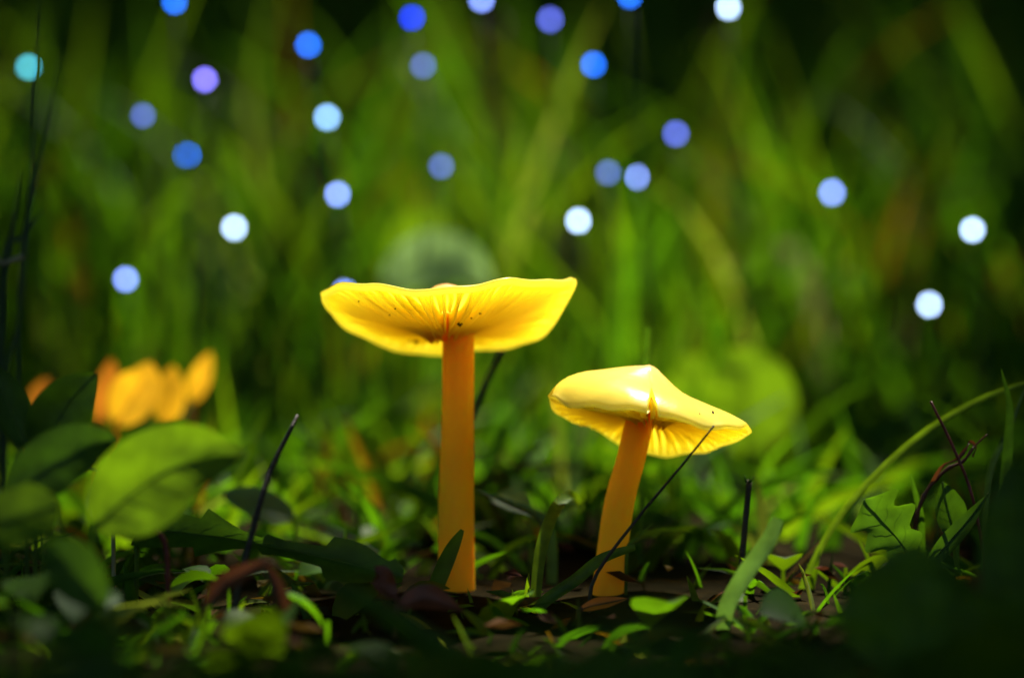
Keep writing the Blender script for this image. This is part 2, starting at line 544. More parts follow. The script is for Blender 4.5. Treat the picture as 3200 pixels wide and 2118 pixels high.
def build_mushroom(label, cap, stem_pts, stem_r, gill_n, specks):
    foot = stem_pts[-1]
    root = empty('mushroom', (foot.x, foot.y, ground_z(foot.x, foot.y)))
    tag(root, label, 'mushroom')
    # cap skin and flesh: closed shell
    nphi = 220
    phis = [2 * math.pi * k / nphi for k in range(nphi)]
    if cap.notch:
        phis = sorted(phis + [cap.notch[0] + cap.notch[1] * t for t in (-1, -.8, -.6, -.4, -.25, -.12, -.05, 0, .05, .12, .25, .4, .6, .8, 1)])
        phis = [p for i, p in enumerate(phis) if i == 0 or p - phis[i - 1] > 1e-4]
    n = len(phis)
    qs = [0.04, 0.08, 0.13, 0.18, 0.25, 0.33, 0.42, 0.52, 0.62, 0.72, 0.81, 0.88, 0.93, 0.965, 0.985]
    mb = MB()
    rows = []
    for q in qs:
        rows.append([(ph, q, 'top') for ph in phis])
    rows.append([(ph, 1.0, 'rim') for ph in phis])
    for q in (0.99, 0.97, 0.945, 0.92, 0.88, 0.8, 0.7, 0.6, 0.48, 0.36, 0.25, 0.15, 0.08):
        rows.append([(ph, q, 'under') for ph in phis])
    ids = []
    for row in rows:
        r_ = []
        for ph, q, kind in row:
            rq = q * cap.R(ph)
            t = cap.top_mm(ph, rq)
            lip = cap.lip * lerp_table([(0.93, 0), (0.96, 0.2), (0.975, 0.5), (0.99, 0.45), (1.0, 0.15)], q)
            if kind == 'top': z = t
            elif kind == 'rim': z = t - 0.38
            else: z = min(cap.under_mm(ph, rq), t - 0.3) - lip
            z += 0.05 * mnoise.noise(Vector((math.cos(ph) * rq * 9, math.sin(ph) * rq * 9, cap.seed)))
            rr = rq + (0.012 if kind == 'rim' else 0)
            r_.append(mb.vert(cap.pt(ph, rr, z), (q, q, q, 1)))
        ids.append(r_)
    c0 = mb.vert(cap.pt(0, 0, cap.top_mm(0, 0.0)), (0, 0, 0, 1))
    c1 = mb.vert(cap.pt(0, 0, cap.under_mm(0, 0.0)), (0, 0, 0, 1))
    for k in range(n):
        k2 = (k + 1) % n
        mb.f.append((c0, ids[0][k], ids[0][k2]))
        for a, b in zip(ids, ids[1:]):
            mb.f.append((a[k], b[k], b[k2], a[k2]))
        mb.f.append((c1, ids[-1][k2], ids[-1][k]))
    cap_o = mb.build('cap', M_CAP, root, colors=True)
    # gills: one thin blade each, running from the stem (or from halfway) to the rim
    grng = random.Random(cap.seed * 7)
    q_in0 = stem_r[0] / cap.Rm
    for g in range(gill_n * 2):
        ph = 2 * math.pi * (g + grng.uniform(-0.18, 0.18)) / (gill_n * 2)
        primary = g % 2 == 0
        q0 = (q_in0 * grng.uniform(0.92, 1.12)) if primary else grng.uniform(0.42, 0.6)
        q1 = 0.975 * cap.R(ph)
        if q1 < q0 + 0.1:
            continue
        mb = MB()
        rings = []
        K = 11
        bend = grng.uniform(-0.03, 0.03)
        for i in range(K):
            u = i / (K - 1)
            q = q0 + (q1 - q0) * u
            pp = ph + bend * math.sin(u * math.pi)
            zt = cap.under_mm(pp, q) + 0.15
            ze = cap.edge_mm(pp, q) + 0.25 * mnoise.noise(Vector((u * 4, g * 3.1, cap.seed)))
            if primary:
                ze -= (0.4 + 1.6 * grng.random()) * max(0, 1 - u * 7)       # drooping inner tooth
            else:
                ze = zt + (ze - zt) * min(1, u * 3 + 0.02) * 0.8
            ze = min(ze, zt - 0.2)
            wt = 0.24 + 0.10 * q * (2 if not primary else 1.6)
            taper = min(1, 0.25 + u * 4)
            side = Vector((-math.sin(pp), math.cos(pp), 0))
            p_t, p_e = cap.pt(pp, q, zt), cap.pt(pp, q, ze)
            pm = p_t.lerp(p_e, 0.6)
            rings.append([mb.vert(p_t + side * wt * MM * taper, (q, q, q, 1)), mb.vert(p_t - side * wt * MM * taper, (q, q, q, 1)),
                          mb.vert(pm - side * wt * 0.62 * MM * taper, (q, q, q, 1)), mb.vert(p_e - side * 0.10 * MM * taper, (q, q, q, 1)),
                          mb.vert(p_e + side * 0.10 * MM * taper, (q, q, q, 1)), mb.vert(pm + side * wt * 0.62 * MM * taper, (q, q, q, 1))])
        for a, b in zip(rings, rings[1:]):
            for k in range(1, 6):            # open along the top, where it is sunk in the cap
                mb.f.append((a[k], a[(k + 1) % 6], b[(k + 1) % 6], b[k]))
        mb.f.append(tuple(reversed(rings[0])))
        mb.f.append(tuple(rings[-1]))
        mb.build('gill', M_GILL, cap_o, colors=True)
    # stem
    mb = MB()
    K = 46
    pts = smooth_path(stem_pts, K)
    S = 28
    rings = []
    for i, p in enumerate(pts):
        u = i / (K - 1)
        rad = smooth_table([(j / (len(stem_r) - 1), r) for j, r in enumerate(stem_r)], u)
        ring = []
        for k in range(S):
            a = 2 * math.pi * k / S
            rr = rad * (1 + 0.03 * mnoise.noise(Vector((math.cos(a) * 1.5, math.sin(a) * 1.5, u * 5 + cap.seed)))
                        + 0.012 * math.cos(9 * a + 2 * math.sin(u * 3)))
            ring.append(mb.vert(p + Vector((math.cos(a) * rr, math.sin(a) * rr, 0)), (u, u, u, 1)))
        rings.append(ring)
    for a, b in zip(rings, rings[1:]):
        for k in range(S):
            mb.f.append((a[k], b[k], b[(k + 1) % S], a[(k + 1) % S]))
    mb.f.append(tuple(rings[0]))
    mb.f.append(tuple(reversed(rings[-1])))
    mb.build('stem', M_STEM, root, colors=True)
    # crumbs of dirt stuck to the gills
    for (phd, q, size, where) in specks:
        ph = R(phd)
        z = cap.edge_mm(ph, q) - 0.02 if where == 'under' else cap.top_mm(ph, q) + 0.05
        c = cap.pt(ph, q, z)
        size *= 1.6
        mb = MB()
        for d in ((1, 0, 0), (-1, 0, 0), (0, 1, 0), (0, -1, 0), (0, 0, 1), (0, 0, -1)):
            mb.vert(c + Vector(d) * size * MM * grng.uniform(0.5, 1.3))
        mb.f += [(0, 2, 4), (2, 1, 4), (1, 3, 4), (3, 0, 4), (2, 0, 5), (1, 2, 5), (3, 1, 5), (0, 3, 5)]
        mb.build('dirt_speck', M_DIRT, root, smooth=False)
    return root


# tall mushroom: upturned wavy rim, central hump
C1 = at(1395, 1004, 0.008)
prof1 = [(0, 5.9), (0.08, 5.5), (0.18, 4.0), (0.3, 2.5), (0.45, 1.6), (0.7, 1.2), (0.9, 0.8), (1.0, 0.45)]
th1 = [(0, 5.0), (0.12, 3.6), (0.25, 2.1), (0.45, 1.4), (0.75, 1.05), (1.0, 0.7)]
cap1 = Cap(C1, 400 * PXM, [5.6, -2.2, -5.0, -2.0, 3.9, 5.2, 4.7, 6.2], prof1, prof1, th1, -1.9, 0.9, 1.7, None, 1)
foot1 = at(1428, 1868, 0.006)
foot1.z = -0.004
stem1 = [C1 + Vector((0.0018, 0, 0.0022)), at(1432, 1150, 0.008), at(1430, 1350, 0.007), at(1425, 1600, 0.006), foot1]
build_mushroom('tall yellow mushroom with wide upturned wavy cap and straight orange stem', cap1, stem1,
               [2.55 * MM, 2.5 * MM, 2.6 * MM, 2.85 * MM, 2.9 * MM], 56,
               [(285, 0.45, 0.42, 'under'), (292, 0.55, 0.12, 'under'), (296, 0.62, 0.16, 'under'), (238, 0.72, 0.12, 'under'),
                (226, 0.62, 0.1, 'under'), (115, 0.62, 0.4, 'under'), (117, 0.68, 0.2, 'under'), (188, 0.95, 0.15, 'under'), (215, 0.82, 0.1, 'under')])

# small mushroom: conical, leaning cap with a split in the rim
C2 = at(2030, 1312, -0.002)
prof2L = [(0, 8.5), (0.2, 8.0), (0.42, 7.0), (0.62, 5.9), (0.78, 4.6), (0.9, 2.9), (0.96, 1.6), (1.0, 0.5)]
prof2R = [(0, 8.5), (0.07, 8.0), (0.14, 6.9), (0.32, 4.6), (0.55, 3.2), (0.75, 2.3), (0.9, 1.4), (1.0, 0.5)]
th2 = [(0, 5.0), (0.15, 3.4), (0.3, 2.0), (0.5, 1.5), (0.8, 1.1), (1.0, 0.7)]
cap2 = Cap(C2, 312 * PXM, [-1.8, -5.0, -5.4, -1.2, 3.2, 2.4, 1.0, -0.9], prof2L, prof2R, th2, 0.2, 0.1, 1.5,
           (R(269), R(3.2), 0.45), 4)
foot2 = at(1890, 1850, 0.0)
foot2.z = -0.003
stem2 = [C2 + Vector((-0.0002, 0, 0.0035)), at(2000, 1310, -0.001), at(1975, 1420, 0.0), at(1930, 1600, 0.0), foot2]
build_mushroom('small yellow mushroom with pointed leaning cap split at its rim', cap2, stem2,
               [2.2 * MM, 2.2 * MM, 2.3 * MM, 2.4 * MM, 2.5 * MM], 40,
               [(313, 0.86, 0.22, 'top'), (300, 0.9, 0.1, 'top')])

# ------------------------------------------------------------------ grass, stuff


def field_blade(mb, x, y, h, w, lean, az, curl, face, c, fold=0.3, seg=6):
    base = Vector((x, y, ground_z(x, y) - 0.002))
    d = Vector((math.cos(az), math.sin(az), 0))
    pts, ws = [], []
    for i in range(seg + 1):
        u = i / seg
        pts.append(base + Vector((0, 0, 1)) * h * (u - curl * u ** 3 * 0.5) + d * h * (lean * u + curl * u * u))
        ws.append(w * (0.75 + 0.5 * u - 1.22 * u ** 2.2))
    mb.ribbon(pts, ws, face, fold, c)


TINTS = [(1, 1, 1), (1.35, 1.05, 0.8), (0.75, 0.95, 1.2), (1.7, 1.25, 1.0), (0.6, 0.75, 0.8), (1.15, 1.3, 1.0)]


def tint():
    r = rng.random()
    if r < 0.06:
        return (2.6, 0.6, 1.5, 1)           # reddish dry blade
    if r < 0.10:
        return (3.2, 1.7, 12.0, 1)          # straw
    t = rng.choice(TINTS)
    k = rng.uniform(0.75, 1.25)
    return (t[0] * k, t[1] * k, t[2] * k, 1)


def clear_of(x, y):
    # keep a little room round the two stems and in the line of sight to the caps
    return math.hypot(x - foot1.x, y - foot1.y) > 0.012 and math.hypot(x - foot2.x, y - foot2.y) > 0.012


mb = MB()
n = 0
while n < 15000:
    y = 0.05 + 1.7 * rng.random() ** 1.1
    half = 0.16 + 0.30 * (y + 0.44)
    x = rng.uniform(-half, half)
    if y < 0.16 and rng.random() < 0.6:
        continue
    far = min(1, y / 0.4)
    h = rng.uniform(0.025, 0.05) + far * rng.uniform(0.02, 0.12)
    if y < 0.20:
        h = rng.uniform(0.010, 0.02 + 0.13 * y)
    w = rng.uniform(0.0014, 0.0034) * (0.8 + 0.5 * far)
    a = rng.uniform(0, 6.283)
    face = Vector((math.cos(a), math.sin(a), 0.2))
    field_blade(mb, x, y, h, w, rng.uniform(0, 0.35), rng.uniform(0, 6.283), rng.uniform(0, 0.5), face, tint())
    n += 1
tag(mb.build('grass', M_GRASS, colors=True), 'tall green grass growing thickly behind the mushrooms', 'grass', kind='stuff')

mb = MB()
n = 0
while n < 5600:
    y = rng.uniform(-0.30, 0.16)
    half = 0.10 + 0.30 * (y + 0.44)
    x = rng.uniform(-half, half)
    if not clear_of(x, y):
        continue
    lim = max(0.004, 0.057 - 0.150 * (y + 0.44)) + 0.010 * min(1, abs(x) / 0.08)
    if y > 0.012:
        lim = 0.012 + 0.14 * min(y, 0.14)
        if rng.random() < 0.55:
            continue
    h = rng.uniform(0.35, 1.15) * max(0.007, lim)
    w = rng.uniform(0.0008, 0.0026) if y < 0.012 else rng.uniform(0.0016, 0.0042)
    a = rng.uniform(0, 6.283)
    face = Vector((math.cos(a), math.sin(a), 0.4))
    field_blade(mb, x, y, h, w, rng.uniform(0, 1.2), rng.uniform(0, 6.283), rng.uniform(0, 1.0), face, tint(), seg=5)
    n += 1
tag(mb.build('grass', M_GRASS, colors=True), 'short shaded turf at the foot of the mushrooms', 'grass', kind='stuff')

# low round-leaved ground cover in the shade, close to the lens
mb = MB()
for i in range(620):
    y = rng.uniform(-0.30, 0.10)
    half = 0.08 + 0.28 * (y + 0.44)
    x = rng.uniform(-half, half)
    if not clear_of(x, y) or (y > -0.04 and rng.random() < 0.5):
        continue
    s = rng.uniform(0.003, 0.008) * (1.3 if y < -0.1 else 0.8)
    z = ground_z(x, y) + rng.uniform(0.3, 1.0) * (max(0.004, 0.057 - 0.150 * (y + 0.44)) + 0.006 * min(1, abs(x) / 0.08))
    p = Vector((x, y, z))
    a = rng.uniform(0, 6.283)
    d = Vector((math.cos(a), math.sin(a), rng.uniform(-0.3, 0.9))).normalized()
    e = d.cross(Vector((rng.uniform(-.6, .6), rng.uniform(-.6, .6), 1))).normalized()
    up = e.cross(d)
    c = tint()
    if c[0] > 1.8:
        c = (1, 1, 1, 1)
    rows = []
    for u, w in ((-1, 0.06), (-0.7, 0.45), (-0.3, 0.72), (0.1, 0.78), (0.5, 0.6), (0.8, 0.35), (1.0, 0.04)):
        q = p + d * s * u - up * s * 0.25 * u * u
        rows.append([mb.vert(q - e * s * w + up * s * w * 0.25, c), mb.vert(q, c), mb.vert(q + e * s * w + up * s * w * 0.25, c)])
    for r0, r1 in zip(rows, rows[1:]):
        mb.f += [(r0[0], r0[1], r1[1], r1[0]), (r0[1], r0[2], r1[2], r1[1])]
    mb.ribbon([Vector((x - d.x * s, y - d.y * s, ground_z(x, y) - 0.001)), p - d * s], [0.0006, 0.0006], Vector((0, -1, 0.1)), 0.2, c)
tag(mb.build('ground_cover', M_GRASS, colors=True), 'low leafy ground cover in the shade below the mushrooms', 'ground cover', kind='stuff')

# scraps of dead leaf and moss lying between the blades
mb = MB()
for i in range(1500):
    y = rng.uniform(-0.30, 0.25)
    x = rng.uniform(-0.22, 0.22)
    p = Vector((x, y, ground_z(x, y) + rng.uniform(0.0005, 0.004)))
    s = rng.uniform(0.001, 0.0032)
    a = rng.uniform(0, 6.283)
    d = Vector((math.cos(a), math.sin(a), rng.uniform(-0.4, 0.4))).normalized()
    e = d.cross(Vector((rng.uniform(-.7, .7), rng.uniform(-.7, .7), 1))).normalized()
    up = e.cross(d)
    k = rng.uniform(0.5, 1.5)
    c = (k, k * rng.uniform(0.7, 1.8), k, 1)
    v = [mb.vert(q, c) for q in (p - d * s, p + e * s * .5 + up * s * .3, p + d * s, p - e * s * .5 + up * s * .2, p - up * s * .15)]
    mb.f += [(v[0], v[4], v[1]), (v[1], v[4], v[2]), (v[2], v[4], v[3]), (v[3], v[4], v[0])]
M_LITTER = leaf_mat('litter', (0.05, 0.022, 0.009), (0.06, 0.025, 0.006), 0.25, rough=0.9, spec=0.05, attr=True, vary_object=False)
tag(mb.build('leaf_litter', M_LITTER, colors=True), 'dark scraps of dead leaf lying between the blades', 'litter', kind='stuff')


# ------------------------------------------------------------------ single blades and stalks
def px_w(w, Y):
    return w * PXM * (Y + 0.44) / 0.44


def down_to_ground(pts):
    b = pts[0]
    g = ground_z(b.x, b.y) - 0.001
    if b.z > g + 0.001:
        pts = [Vector((b.x + 0.15 * (b.x - pts[1].x), b.y, g))] + pts
    return pts


def blade(label, pix, w, mat, name='grass_blade', cat='grass blade', tip=0.05, fold=0.25, face=(0, -1, 0.25), group=None, n=18):
    """pix: (px, py, depth) from root to tip; w: width in photograph pixels"""
    pts = down_to_ground([at(*p) for p in pix])
    path = smooth_path(pts, n)
    Y = pix[-1][2]
    W = px_w(w, Y)
    ws = [W * (0.7 + 0.6 * u - (1.3 - tip) * u ** 2.6) for u in [i / (n - 1) for i in range(n)]]
    m = MB()
    m.ribbon(path, ws, Vector(face), fold)
    o = m.build(name, mat, loc=path[0])
    return tag(o, label, cat, group)


def stalk(label, pix, w0, w1, mat, name='dry_stalk', cat='stalk', group=None, n=16):
    pts = down_to_ground([at(*p) for p in pix])
    path = smooth_path(pts, n)
    Y = pix[-1][2]
    m = MB()
    m.tube(path, [px_w(w0 + (w1 - w0) * i / (n - 1), Y) / 2 for i in range(n)], 7)
    o = m.build(name, mat, loc=path[0])
    return tag(o, label, cat, group)


blade('clipped grass blade rising behind the pointed cap', [(2005, 1350, 0.022), (2015, 1180, 0.022), (2025, 1022, 0.022)], 17, M_BLADE, tip=1.0)
stalk('dark green stalk slanting out from behind the tall stem', [(1440, 1420, 0.03), (1505, 1230, 0.03), (1572, 1092, 0.03)], 30, 22, M_BLADE_DARK, 'plant_stalk')
stalk('dark needle-thin stalk crossing in front of the pointed cap', [(1860, 1800, -0.015), (2000, 1610, -0.016), (2130, 1455, -0.018), (2231, 1330, -0.019)], 14, 6, M_NEEDLE)
stalk('thin dark stalk leaning over the toothed leaf', [(740, 1860, -0.03), (800, 1620, -0.028), (850, 1460, -0.024), (930, 1297, -0.02)], 26, 12, M_NEEDLE)
st = stalk('stubby cut brown stalk with a frayed top', [(2318, 1760, 0.0), (2328, 1640, 0.0), (2342, 1500, 0.0)], 22, 19, M_NEEDLE, 'cut_stalk')
for dx, dy in ((-16, -14), (3, -12), (14, -10)):
    m = MB(); m.tube([at(2340 + dx * 0.4, 1506, -0.0004), at(2342 + dx, 1500 + dy, -0.0006)], [px_w(4, 0), px_w(1.2, 0)], 5)
    o_ = m.build('splinter', M_BLADE, st)
    o_.matrix_parent_inverse = st.matrix_basis.inverted()
blade('long yellow-green blade arching across beside the curled tendril', [(2520, 1800, 0.004), (2640, 1590, 0.006), (2850, 1380, 0.008), (3060, 1250, 0.01), (3260, 1180, 0.012)], 24, M_BLADE_YEL, tip=0.7)
stalk('straight dark red stalk leaning beside the curled tendril', [(3075, 1740, -0.004), (3035, 1540, -0.004), (2975, 1390, -0.004), (2908, 1254, -0.004)], 12, 9, M_RED)
blade('upright pointed green blade beside the end of the arching blade', [(3140, 1560, 0.0), (3150, 1400, 0.0), (3155, 1270, 0.0), (3128, 1150, 0.0)], 40, M_BLADE, tip=0.03)
blade('thick round-tipped green blade lying across the small stem foot', [(1700, 1880, -0.012), (1800, 1810, -0.012), (1880, 1745, -0.012), (1985, 1708, -0.012)], 46, M_BLADE, tip=0.45, face=(0.2, -1, 0.6))
blade('bright folded blade bending over between the two stems', [(1670, 1900, -0.01), (1690, 1720, -0.006), (1735, 1590, -0.002), (1785, 1545, 0.008), (1815, 1580, 0.016)], 44, M_BLADE_YEL, tip=0.35)
blade('dark leaf blade arching away from the tall stem', [(1720, 1680, 0.012), (1680, 1610, 0.012), (1600, 1575, 0.012), (1490, 1528, 0.012)], 46, M_BLADE_DARK, tip=0.05, face=(0, -0.8, 0.6))
blade('narrow crinkled leaf tip standing against the tall stem', [(1340, 1890, -0.008), (1375, 1800, -0.008), (1410, 1720, -0.008), (1445, 1655, -0.008)], 62, M_LEAF, tip=0.2)
blade('small curved green blade beside the foot of the small stem', [(1960, 1720, -0.002), (1990, 1680, -0.002), (2045, 1630, -0.002)], 14, M_BLADE)
blade('pale grey-green blunt blade leaning near the cut stalk', [(2270, 1900, -0.03), (2330, 1790, -0.03), (2400, 1690, -0.03), (2430, 1620, -0.03)], 62, M_LEAF_GREY, tip=0.6)
blade('short green blade tip beside the curled tendril', [(2880, 1640, 0.0), (2865, 1560, 0.0), (2845, 1480, 0.0)], 24, M_BLADE, tip=0.3)
blade('dark green blade at the edge of the arching blade end', [(3090, 1500, 0.006), (3150, 1350, 0.006), (3215, 1180, 0.006)], 26, M_BLADE_DARK)
blade('broad blurred green blade slanting down before the tall stem', [(1560, 2150, -0.09), (1350, 2010, -0.085), (1180, 1900, -0.08), (1020, 1820, -0.075)], 95, M_BLADE, tip=0.3, face=(0, -1, 0.7))
blade('small upright blade beside the brown dead leaf', [(960, 1930, -0.02), (940, 1870, -0.02), (912, 1820, -0.02)], 30, M_BLADE, tip=0.4)
blade('pale bent straw blade high among the tall grass', [(2830, 1050, 0.3), (2850, 780, 0.3), (2790, 570, 0.3), (2700, 450, 0.3)], 44, M_STRAW, tip=0.4)
blade('pale drooping straw blade behind the pointed cap', [(2560, 1000, 0.25), (2480, 790, 0.25), (2400, 815, 0.25), (2270, 850, 0.25)], 58, M_STRAW, tip=0.4)
blade('pale broad bent blade behind the tall cap rim', [(1790, 900, 0.34), (1700, 640, 0.34), (1720, 520, 0.34), (1790, 480, 0.34)], 70, M_STRAW, tip=0.4)
for i, (pix, w) in enumerate([([(1590, 1200, 0.3), (1600, 700, 0.3), (1590, 380, 0.3), (1560, 60, 0.3)], 34),
                              ([(2190, 1100, 0.34), (2210, 700, 0.34), (2235, 350, 0.34), (2240, 60, 0.34)], 36),
                              ([(200, 1180, 0.2), (235, 900, 0.2), (290, 600, 0.2), (300, 330, 0.2)], 22),
                              ([(610, 1000, 0.26), (600, 760, 0.26), (625, 500, 0.26), (640, 300, 0.26)], 30),
                              ([(860, 980, 0.3), (880, 780, 0.3), (910, 560, 0.3), (905, 400, 0.3)], 34),
                              ([(2090, 1150, 0.28), (2160, 950, 0.28), (2190, 800, 0.28), (2200, 620, 0.28)], 30)]):
    stalk(['tall reddish stalk rising behind the upturned rim of the tall cap', 'tall reddish stalk rising between the pointed cap and the violet dewdrop stand-in',
           'thin reddish stalk beside the dark slender stalks', 'reddish stalk behind the pale yellow slim fallen leaf',
           'reddish stalk between the fallen leaves and the tall cap', 'short reddish stalk close behind the tip of the pointed cap'][i],
          pix, w, w * 0.5, M_RED, 'dry_stalk', 'stalk', 'brown stalks among the tall grass')
for pix, w, lb in [([(20, 1180, 0.03), (60, 1000, 0.03), (95, 600, 0.03), (110, 250, 0.03), (125, -40, 0.03)], 16, 'dark slender stalk reaching above the frame beside the dry twig'),
                   ([(60, 900, 0.03), (100, 620, 0.03), (140, 430, 0.03), (190, 150, 0.03)], 15, 'dark slender stalk leaning across its straighter neighbour'),
                   ([(5, 980, 0.03), (30, 780, 0.03), (65, 530, 0.03)], 22, 'dark pointed blade standing beside the dry twig'),
                   ([(10, 860, 0.03), (70, 740, 0.03), (136, 655, 0.03)], 24, 'dark short blade branching beside the slender stalks')]:
    blade(lb, pix, w, M_BLADE_DARK, tip=0.1)
stalk('pale dry twig poking in beside the dark blades', [(-60, 850, 0.02), (10, 825, 0.02), (72, 802, 0.02)], 16, 20, M_STRAW, 'dry_twig', 'twig')
stalk('short pinkish red stalk under the bright oval leaf', [(520, 1720, -0.03), (480, 1650, -0.03), (430, 1580, -0.03)], 20, 16, M_RED)
stalk('pale thin bent stalk curling behind the bright oval leaf', [(350, 1540, -0.01), (325, 1490, -0.01), (290, 1465, -0.01), (240, 1450, -0.01)], 14, 9, M_STRAW)

# curled dry tendril: stalk, twisted tip, loose end
t_pts = [at(*p) for p in [(2858, 1690, -0.002), (2868, 1600, -0.002), (2905, 1520, -0.002), (2960, 1465, -0.002), (3010, 1440, -0.002), (3045, 1395, -0.002)]]
t_pts = down_to_ground(t_pts)
tend = empty('dry_tendril', t_pts[0])
tag(tend, 'curled reddish brown dry tendril crossing the dark red stalk', 'tendril')
m = MB(); m.tube(smooth_path(t_pts, 24), [px_w(18 - 0.42 * i, 0) / 2 * (1 + 0.25 * math.sin(i * 2.1)) for i in range(24)], 6); m.build('stalk', M_BROWN, tend)
l_pts = [at(*p) for p in [(2905, 1520, -0.002), (2945, 1455, -0.004), (2990, 1435, -0.004), (3020, 1400, -0.003), (3030, 1380, -0.002), (3050, 1395, -0.001), (3040, 1425, -0.002)]]
m = MB(); m.ribbon(smooth_path(l_pts, 22), [px_w(9 + 5 * math.sin(i * 0.9), 0) for i in range(22)], Vector((0.4, -1, 0.3)), 0.6); m.build('curl', M_BROWN, tend)
e_pts = [at(*p) for p in [(3045, 1395, -0.002), (3065, 1375, -0.002), (3085, 1358, -0.002)]]
m = MB(); m.tube(smooth_path(e_pts, 8), px_w(3, 0), 5); m.build('thread', M_BROWN, tend)


# ------------------------------------------------------------------ leaves
def leaf(name, label, cat, pix, width, mat, prof, bend=0.15, face=(0, -0.6, 0.8), teeth=None, rib=True, rib_mat=None, group=None, nu=26, nv=8, wav=0.04, petiole=None, seed=0, asym=(1, 1), rib_w=0.028):
    """leaf with its own midrib; pix: midrib from base to tip; width in photograph pixels (half each side)"""
    pts = [at(*p) for p in pix]
    path = smooth_path(pts, nu)
    Y = pix[len(pix) // 2][2]
    W = px_w(width, Y) / 2
    g = ground_z(pts[0].x, pts[0].y)
    root = empty(name, (pts[0].x, pts[0].y, g))
    tag(root, label, cat, group)
    F = Vector(face)
    m = MB()
    rows = []
    norms = []
    for i, p in enumerate(path):
        u = i / (nu - 1)
        t = (path[min(i + 1, nu - 1)] - path[max(i - 1, 0)]).normalized()
        side = t.cross(F).normalized()
        nn = side.cross(t).normalized()
        norms.append(nn)
        row = []
        for k in range(-nv, nv + 1):
            s = k / nv
            hw = W * prof(u) * (asym[0] if s < 0 else asym[1])
            if teeth:
                hw *= teeth(u, s)
            wob = wav * W * (mnoise.noise(Vector((u * 4 + seed, s * 1.5, seed * 1.7))) + 0.5 * math.sin(u * 17 + seed) * abs(s) ** 2)
            row.append(m.vert(p + side * s * hw + nn * (abs(s) ** 1.4 * hw * bend + wob)))
        rows.append(row)
    for a, b in zip(rows, rows[1:]):
        for k in range(2 * nv):
            m.f.append((a[k], a[k + 1], b[k + 1], b[k]))
    bl = m.build('blade', mat, root)
    if rib:
        m = MB()
        rp = [p - n_ * W * 0.01 for p, n_ in zip(path, norms)]
        m.tube(rp, [max(0.00012, W * rib_w * (1 - 0.85 * i / nu)) for i in range(nu)], 6)
        m.build('midrib', rib_mat or M_RIB, root)
        # side veins
        for j in range(3, nu - 4, 4):
            for sg in (-1, 1):
                m = MB()
                vv = []
                for q in range(5):
                    jj = min(nu - 1, j + q)
                    kk = nv + sg * int(round(q * (nv - 1.5) / 4))
                    vv.append(Vector(bl.data.vertices[rows[jj][kk]].co) - norms[jj] * W * 0.012)
                m.tube(vv, [W * 0.008 * (1 - 0.15 * q) for q in range(5)], 4)
                o = m.build('vein', rib_mat or M_RIB)
                o.parent = bl
    # petiole down to the ground
    gp = Vector((pts[0].x, pts[0].y, g - 0.001))
    if pts[0].z > g + 0.001:
        m = MB()
        a = path[0]
        b = gp + Vector((-0.15 * (path[3].x - a.x), 0, 0))
        m.tube(smooth_path([b, b.lerp(a, 0.6) + Vector((0, 0, 0.0005)), a, path[1]], 10), max(0.0004, W * 0.05), 6)
        m.build('petiole', rib_mat or M_RIB, root)
    return root


oval = lambda u: max(0.02, math.sin(math.pi * min(1, max(0, u)) ** 0.8) ** 0.75)
lance = lambda u: max(0.02, math.sin(math.pi * u ** 0.75) ** 0.9)
blunt = lambda u: max(0.02, min(1, (u * 2.2) ** 0.7) * (1 - max(0, u - 0.75) ** 2 * 14) if u < 1 else 0.05)


def dandelion(u, s):
    k = (u * 4.2) % 1.0
    return 0.62 + 0.55 * (1 - k) ** 1.5 if s != 0 else 1.0


leaf('broad_leaf', 'bright yellow-green oval leaf lit through, beside the toothed leaf', 'leaf',
     [(290, 1650, -0.055), (420, 1540, -0.055), (580, 1440, -0.055), (770, 1420, -0.055)], 300, M_LEAF_BRIGHT, oval, 0.2, face=(0.1, -1, 0.35), seed=1)
leaf('broad_leaf', 'blurred green leaf cut by the frame below the bright oval leaf', 'leaf',
     [(-150, 1690, -0.06), (-30, 1640, -0.06), (80, 1610, -0.06), (185, 1570, -0.06)], 190, M_LEAF_BRIGHT, blunt, 0.15, face=(0, -1, 0.4), seed=2)
leaf('broad_leaf', 'dark green rounded leaf standing before the fallen yellow leaves', 'leaf',
     [(110, 1420, -0.03), (170, 1330, -0.03), (230, 1240, -0.03), (300, 1165, -0.03)], 190, M_LEAF, oval, 0.2, face=(0.2, -1, 0.3), seed=3)
leaf('broad_leaf', 'dark folded leaf standing at the edge beside the rounded leaf', 'leaf',
     [(80, 1400, -0.03), (40, 1300, -0.03), (0, 1200, -0.03), (-30, 1130, -0.03)], 120, M_LEAF, lance, 0.4, face=(0.4, -1, 0.2), seed=4)
leaf('broad_leaf', 'deep green leaf hanging over the bent pale stalk', 'leaf',
     [(20, 1560, -0.045), (140, 1470, -0.045), (260, 1400, -0.045), (370, 1370, -0.045)], 200, M_LEAF, oval, 0.2, face=(0.1, -1, 0.5), seed=5)
leaf('toothed_leaf', 'long toothed green leaf lying on the turf before the tall stem', 'leaf',
     [(430, 1650, -0.012), (700, 1680, -0.016), (980, 1735, -0.018), (1260, 1800, -0.018)], 150, M_LEAF, lambda u: max(0.05, 0.75 + 0.35 * math.sin(u * 9) - max(0, u - 0.85) * 4), 0.25,
     face=(0.05, -1, 0.55), teeth=dandelion, nu=48, seed=6)
leaf('broad_leaf', 'grey-green domed leaf catching light behind the tall cap', 'leaf',
     [(1200, 900, 0.14), (1290, 835, 0.14), (1380, 810, 0.14), (1460, 830, 0.14), (1540, 900, 0.14)], 190, M_LEAF_PALE, oval, 0.12, face=(0, -1, 0.35), seed=7)
